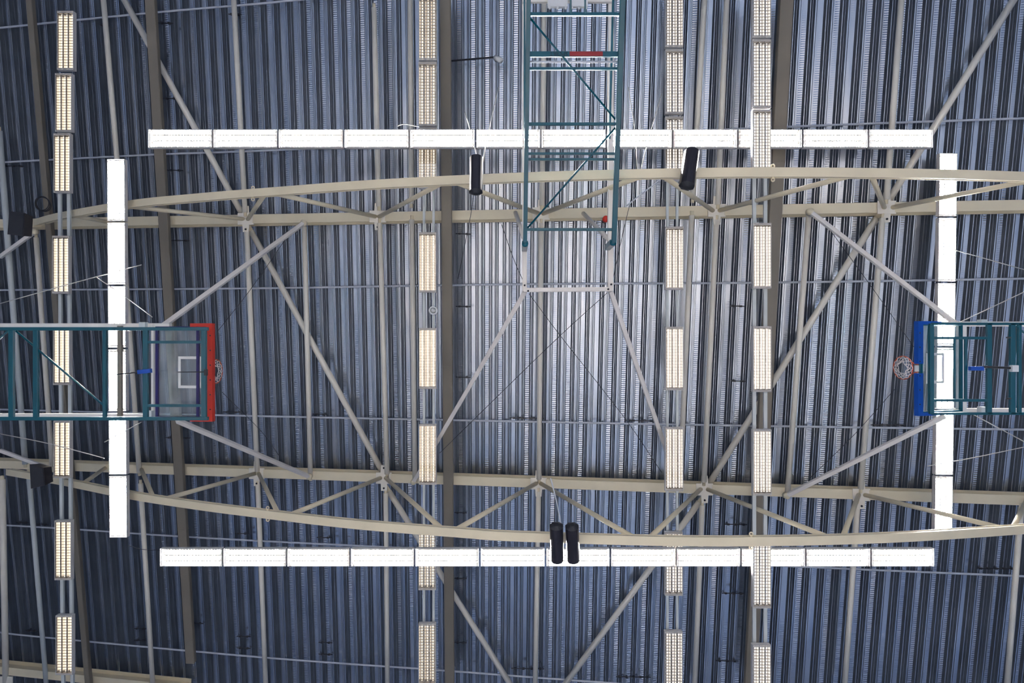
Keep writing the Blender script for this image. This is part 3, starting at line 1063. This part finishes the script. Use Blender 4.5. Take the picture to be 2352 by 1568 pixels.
c = R(1144, 137, 17.3)
t = thing('spotlight', 'small white spotlight on a dark arm between the duct and the teal frame', 'spotlight', c)
obj('lamp_head', MB().tube([c + Vector((-0.07, -0.05, 0.02)), c + Vector((0.0, 0.0, -0.05)), c + Vector((0.08, 0.07, -0.09))], 0.065, 14), M['white'], t)
obj('arm', MB().beam(R(1036, 140, 17.6), R(1140, 131, 17.4), 0.035, 0.035), M['dark'], t)
obj('swivel', MB().tube([c + Vector((-0.06, -0.08, 0.0)), c + Vector((-0.06, -0.08, 0.25))], 0.035, 10), M['dark'], t)

c = R(1391, 503, 17.05)
t = thing('alarm_beacon', 'small red round beacon under the upper truss beside the rail', 'beacon', c)
obj('lens', MB().tube([c + Vector((0, 0, -0.06)), c + Vector((0, 0, 0.06))], 0.075, 16), M['red'], t)
obj('base', MB().tube([c + Vector((0, 0, 0.06)), c + Vector((0, 0, 0.3))], 0.05, 12), M['dark'], t)

c = R(96, 467, 16.9)
mb = MB()
for k in range(3):
    mb.loop(c + Vector((0.012 * k, 0.01 * k, 0.02 * k)), (1, 0, 0), (0, 1, 0.15 * k), 0.185, 0.012, 36, 6)
tag(obj('cable_coil', mb, M['dark']), 'dark coiled cable hanging at the left above the truss', 'cable')

CB = [([(0, 697), (160, 652), (325, 608)], 14.2, 'wire', 'pale wire slanting up from the left edge to the left bright column'),
      ([(222, 637), (290, 683), (350, 728)], 14.0, 'wire', 'pale wire slanting down to the left carrying frame'),
      ([(0, 996), (110, 1018), (240, 1052)], 14.5, 'wire', 'pale wire below the left goal at the left edge'),
      ([(240, 1015), (325, 969)], 14.0, 'wire', 'short pale wire over the left bright column'),
      ([(500, 760), (575, 665), (655, 550)], 15.5, 'dark', 'dark cable climbing from the left goal towards the upper truss'),
      ([(510, 900), (600, 990), (640, 1045)], 15.5, 'dark', 'dark cable dropping from the left goal towards the lower truss'),
      ([(1215, 674), (1285, 768), (1435, 960), (1520, 1085)], 15.3, 'dark', 'dark crossing cable from the left corner of the middle frame'),
      ([(1395, 672), (1285, 772), (1160, 893), (1010, 1040)], 15.1, 'dark', 'dark crossing cable from the right corner of the middle frame'),
      ([(1152, 515), (1178, 590), (1206, 655)], 14.6, 'dark', 'dark cable beside the left rail of the middle frame'),
      ([(1450, 455), (1432, 530), (1408, 640)], 14.6, 'dark', 'dark cable beside the right rail of the middle frame'),
      ([(1908, 530), (2010, 670), (2110, 812)], 15.0, 'dark', 'dark cable reaching the corner of the blue padded board'),
      ([(2060, 888), (1960, 1000), (1860, 1098)], 15.0, 'dark', 'dark cable running from the right hoop to the lower truss'),
      ([(2164, 566), (2345, 617), (2400, 632)], 14.5, 'wire', 'pale wire above the right goal crossing the bright column'),
      ([(2200, 742), (2232, 727), (2400, 648)], 14.0, 'wire', 'pale wire rising from the right goal to the right edge'),
      ([(2236, 952), (2345, 1010), (2400, 1040)], 14.0, 'wire', 'pale wire falling from the right goal to the right edge'),
      ([(2130, 1070), (2250, 1048), (2400, 1016)], 14.5, 'wire', 'pale wire below the right goal crossing the bright column'),
      ([(1068, 258), (1082, 305), (1094, 358)], 13.5, 'wire', 'left suspension wire of the left column loudspeaker'),
      ([(1145, 200), (1120, 312), (1110, 372)], 13.5, 'wire', 'right suspension wire of the left column loudspeaker'),
      ([(1443, 200), (1458, 300), (1464, 400)], 14.0, 'wire', 'left thin wire hanging beside the teal arm frame'),
      ([(1520, 215), (1492, 310), (1470, 400)], 14.0, 'wire', 'right thin wire hanging beside the third lights column'),
      ([(1516, 414), (1478, 442), (1440, 472)], 14.0, 'steel', 'short grey rod between the arched chord and the upper truss'),
      ([(1088, 446), (1080, 500), (1052, 640)], 15.0, 'dark', 'thin dark cable hanging below the left column loudspeaker'),
      ([(296, 1252), (325, 1261), (368, 1263)], 15.1, 'dark', 'short dark cable from the left bright column to the bottom row'),
      ([(912, 289), (930, 285), (962, 291)], 14.9, 'wire', 'short loose pale wire at the second dim column above the top row'),
      ([(1265, 1098), (1280, 1160), (1296, 1250)], 14.0, 'steel', 'grey hanger wire of the twin loudspeakers')]
for pts, D, m, l in CB:
    path = smooth_path([W(x, y, D) for x, y in pts], 5)
    tag(obj('cable', MB().tube(path, {'steel': 0.014, 'dark': 0.006}.get(m, 0.009), 6), M[m]), l, 'cable', 'thin cables and wires')
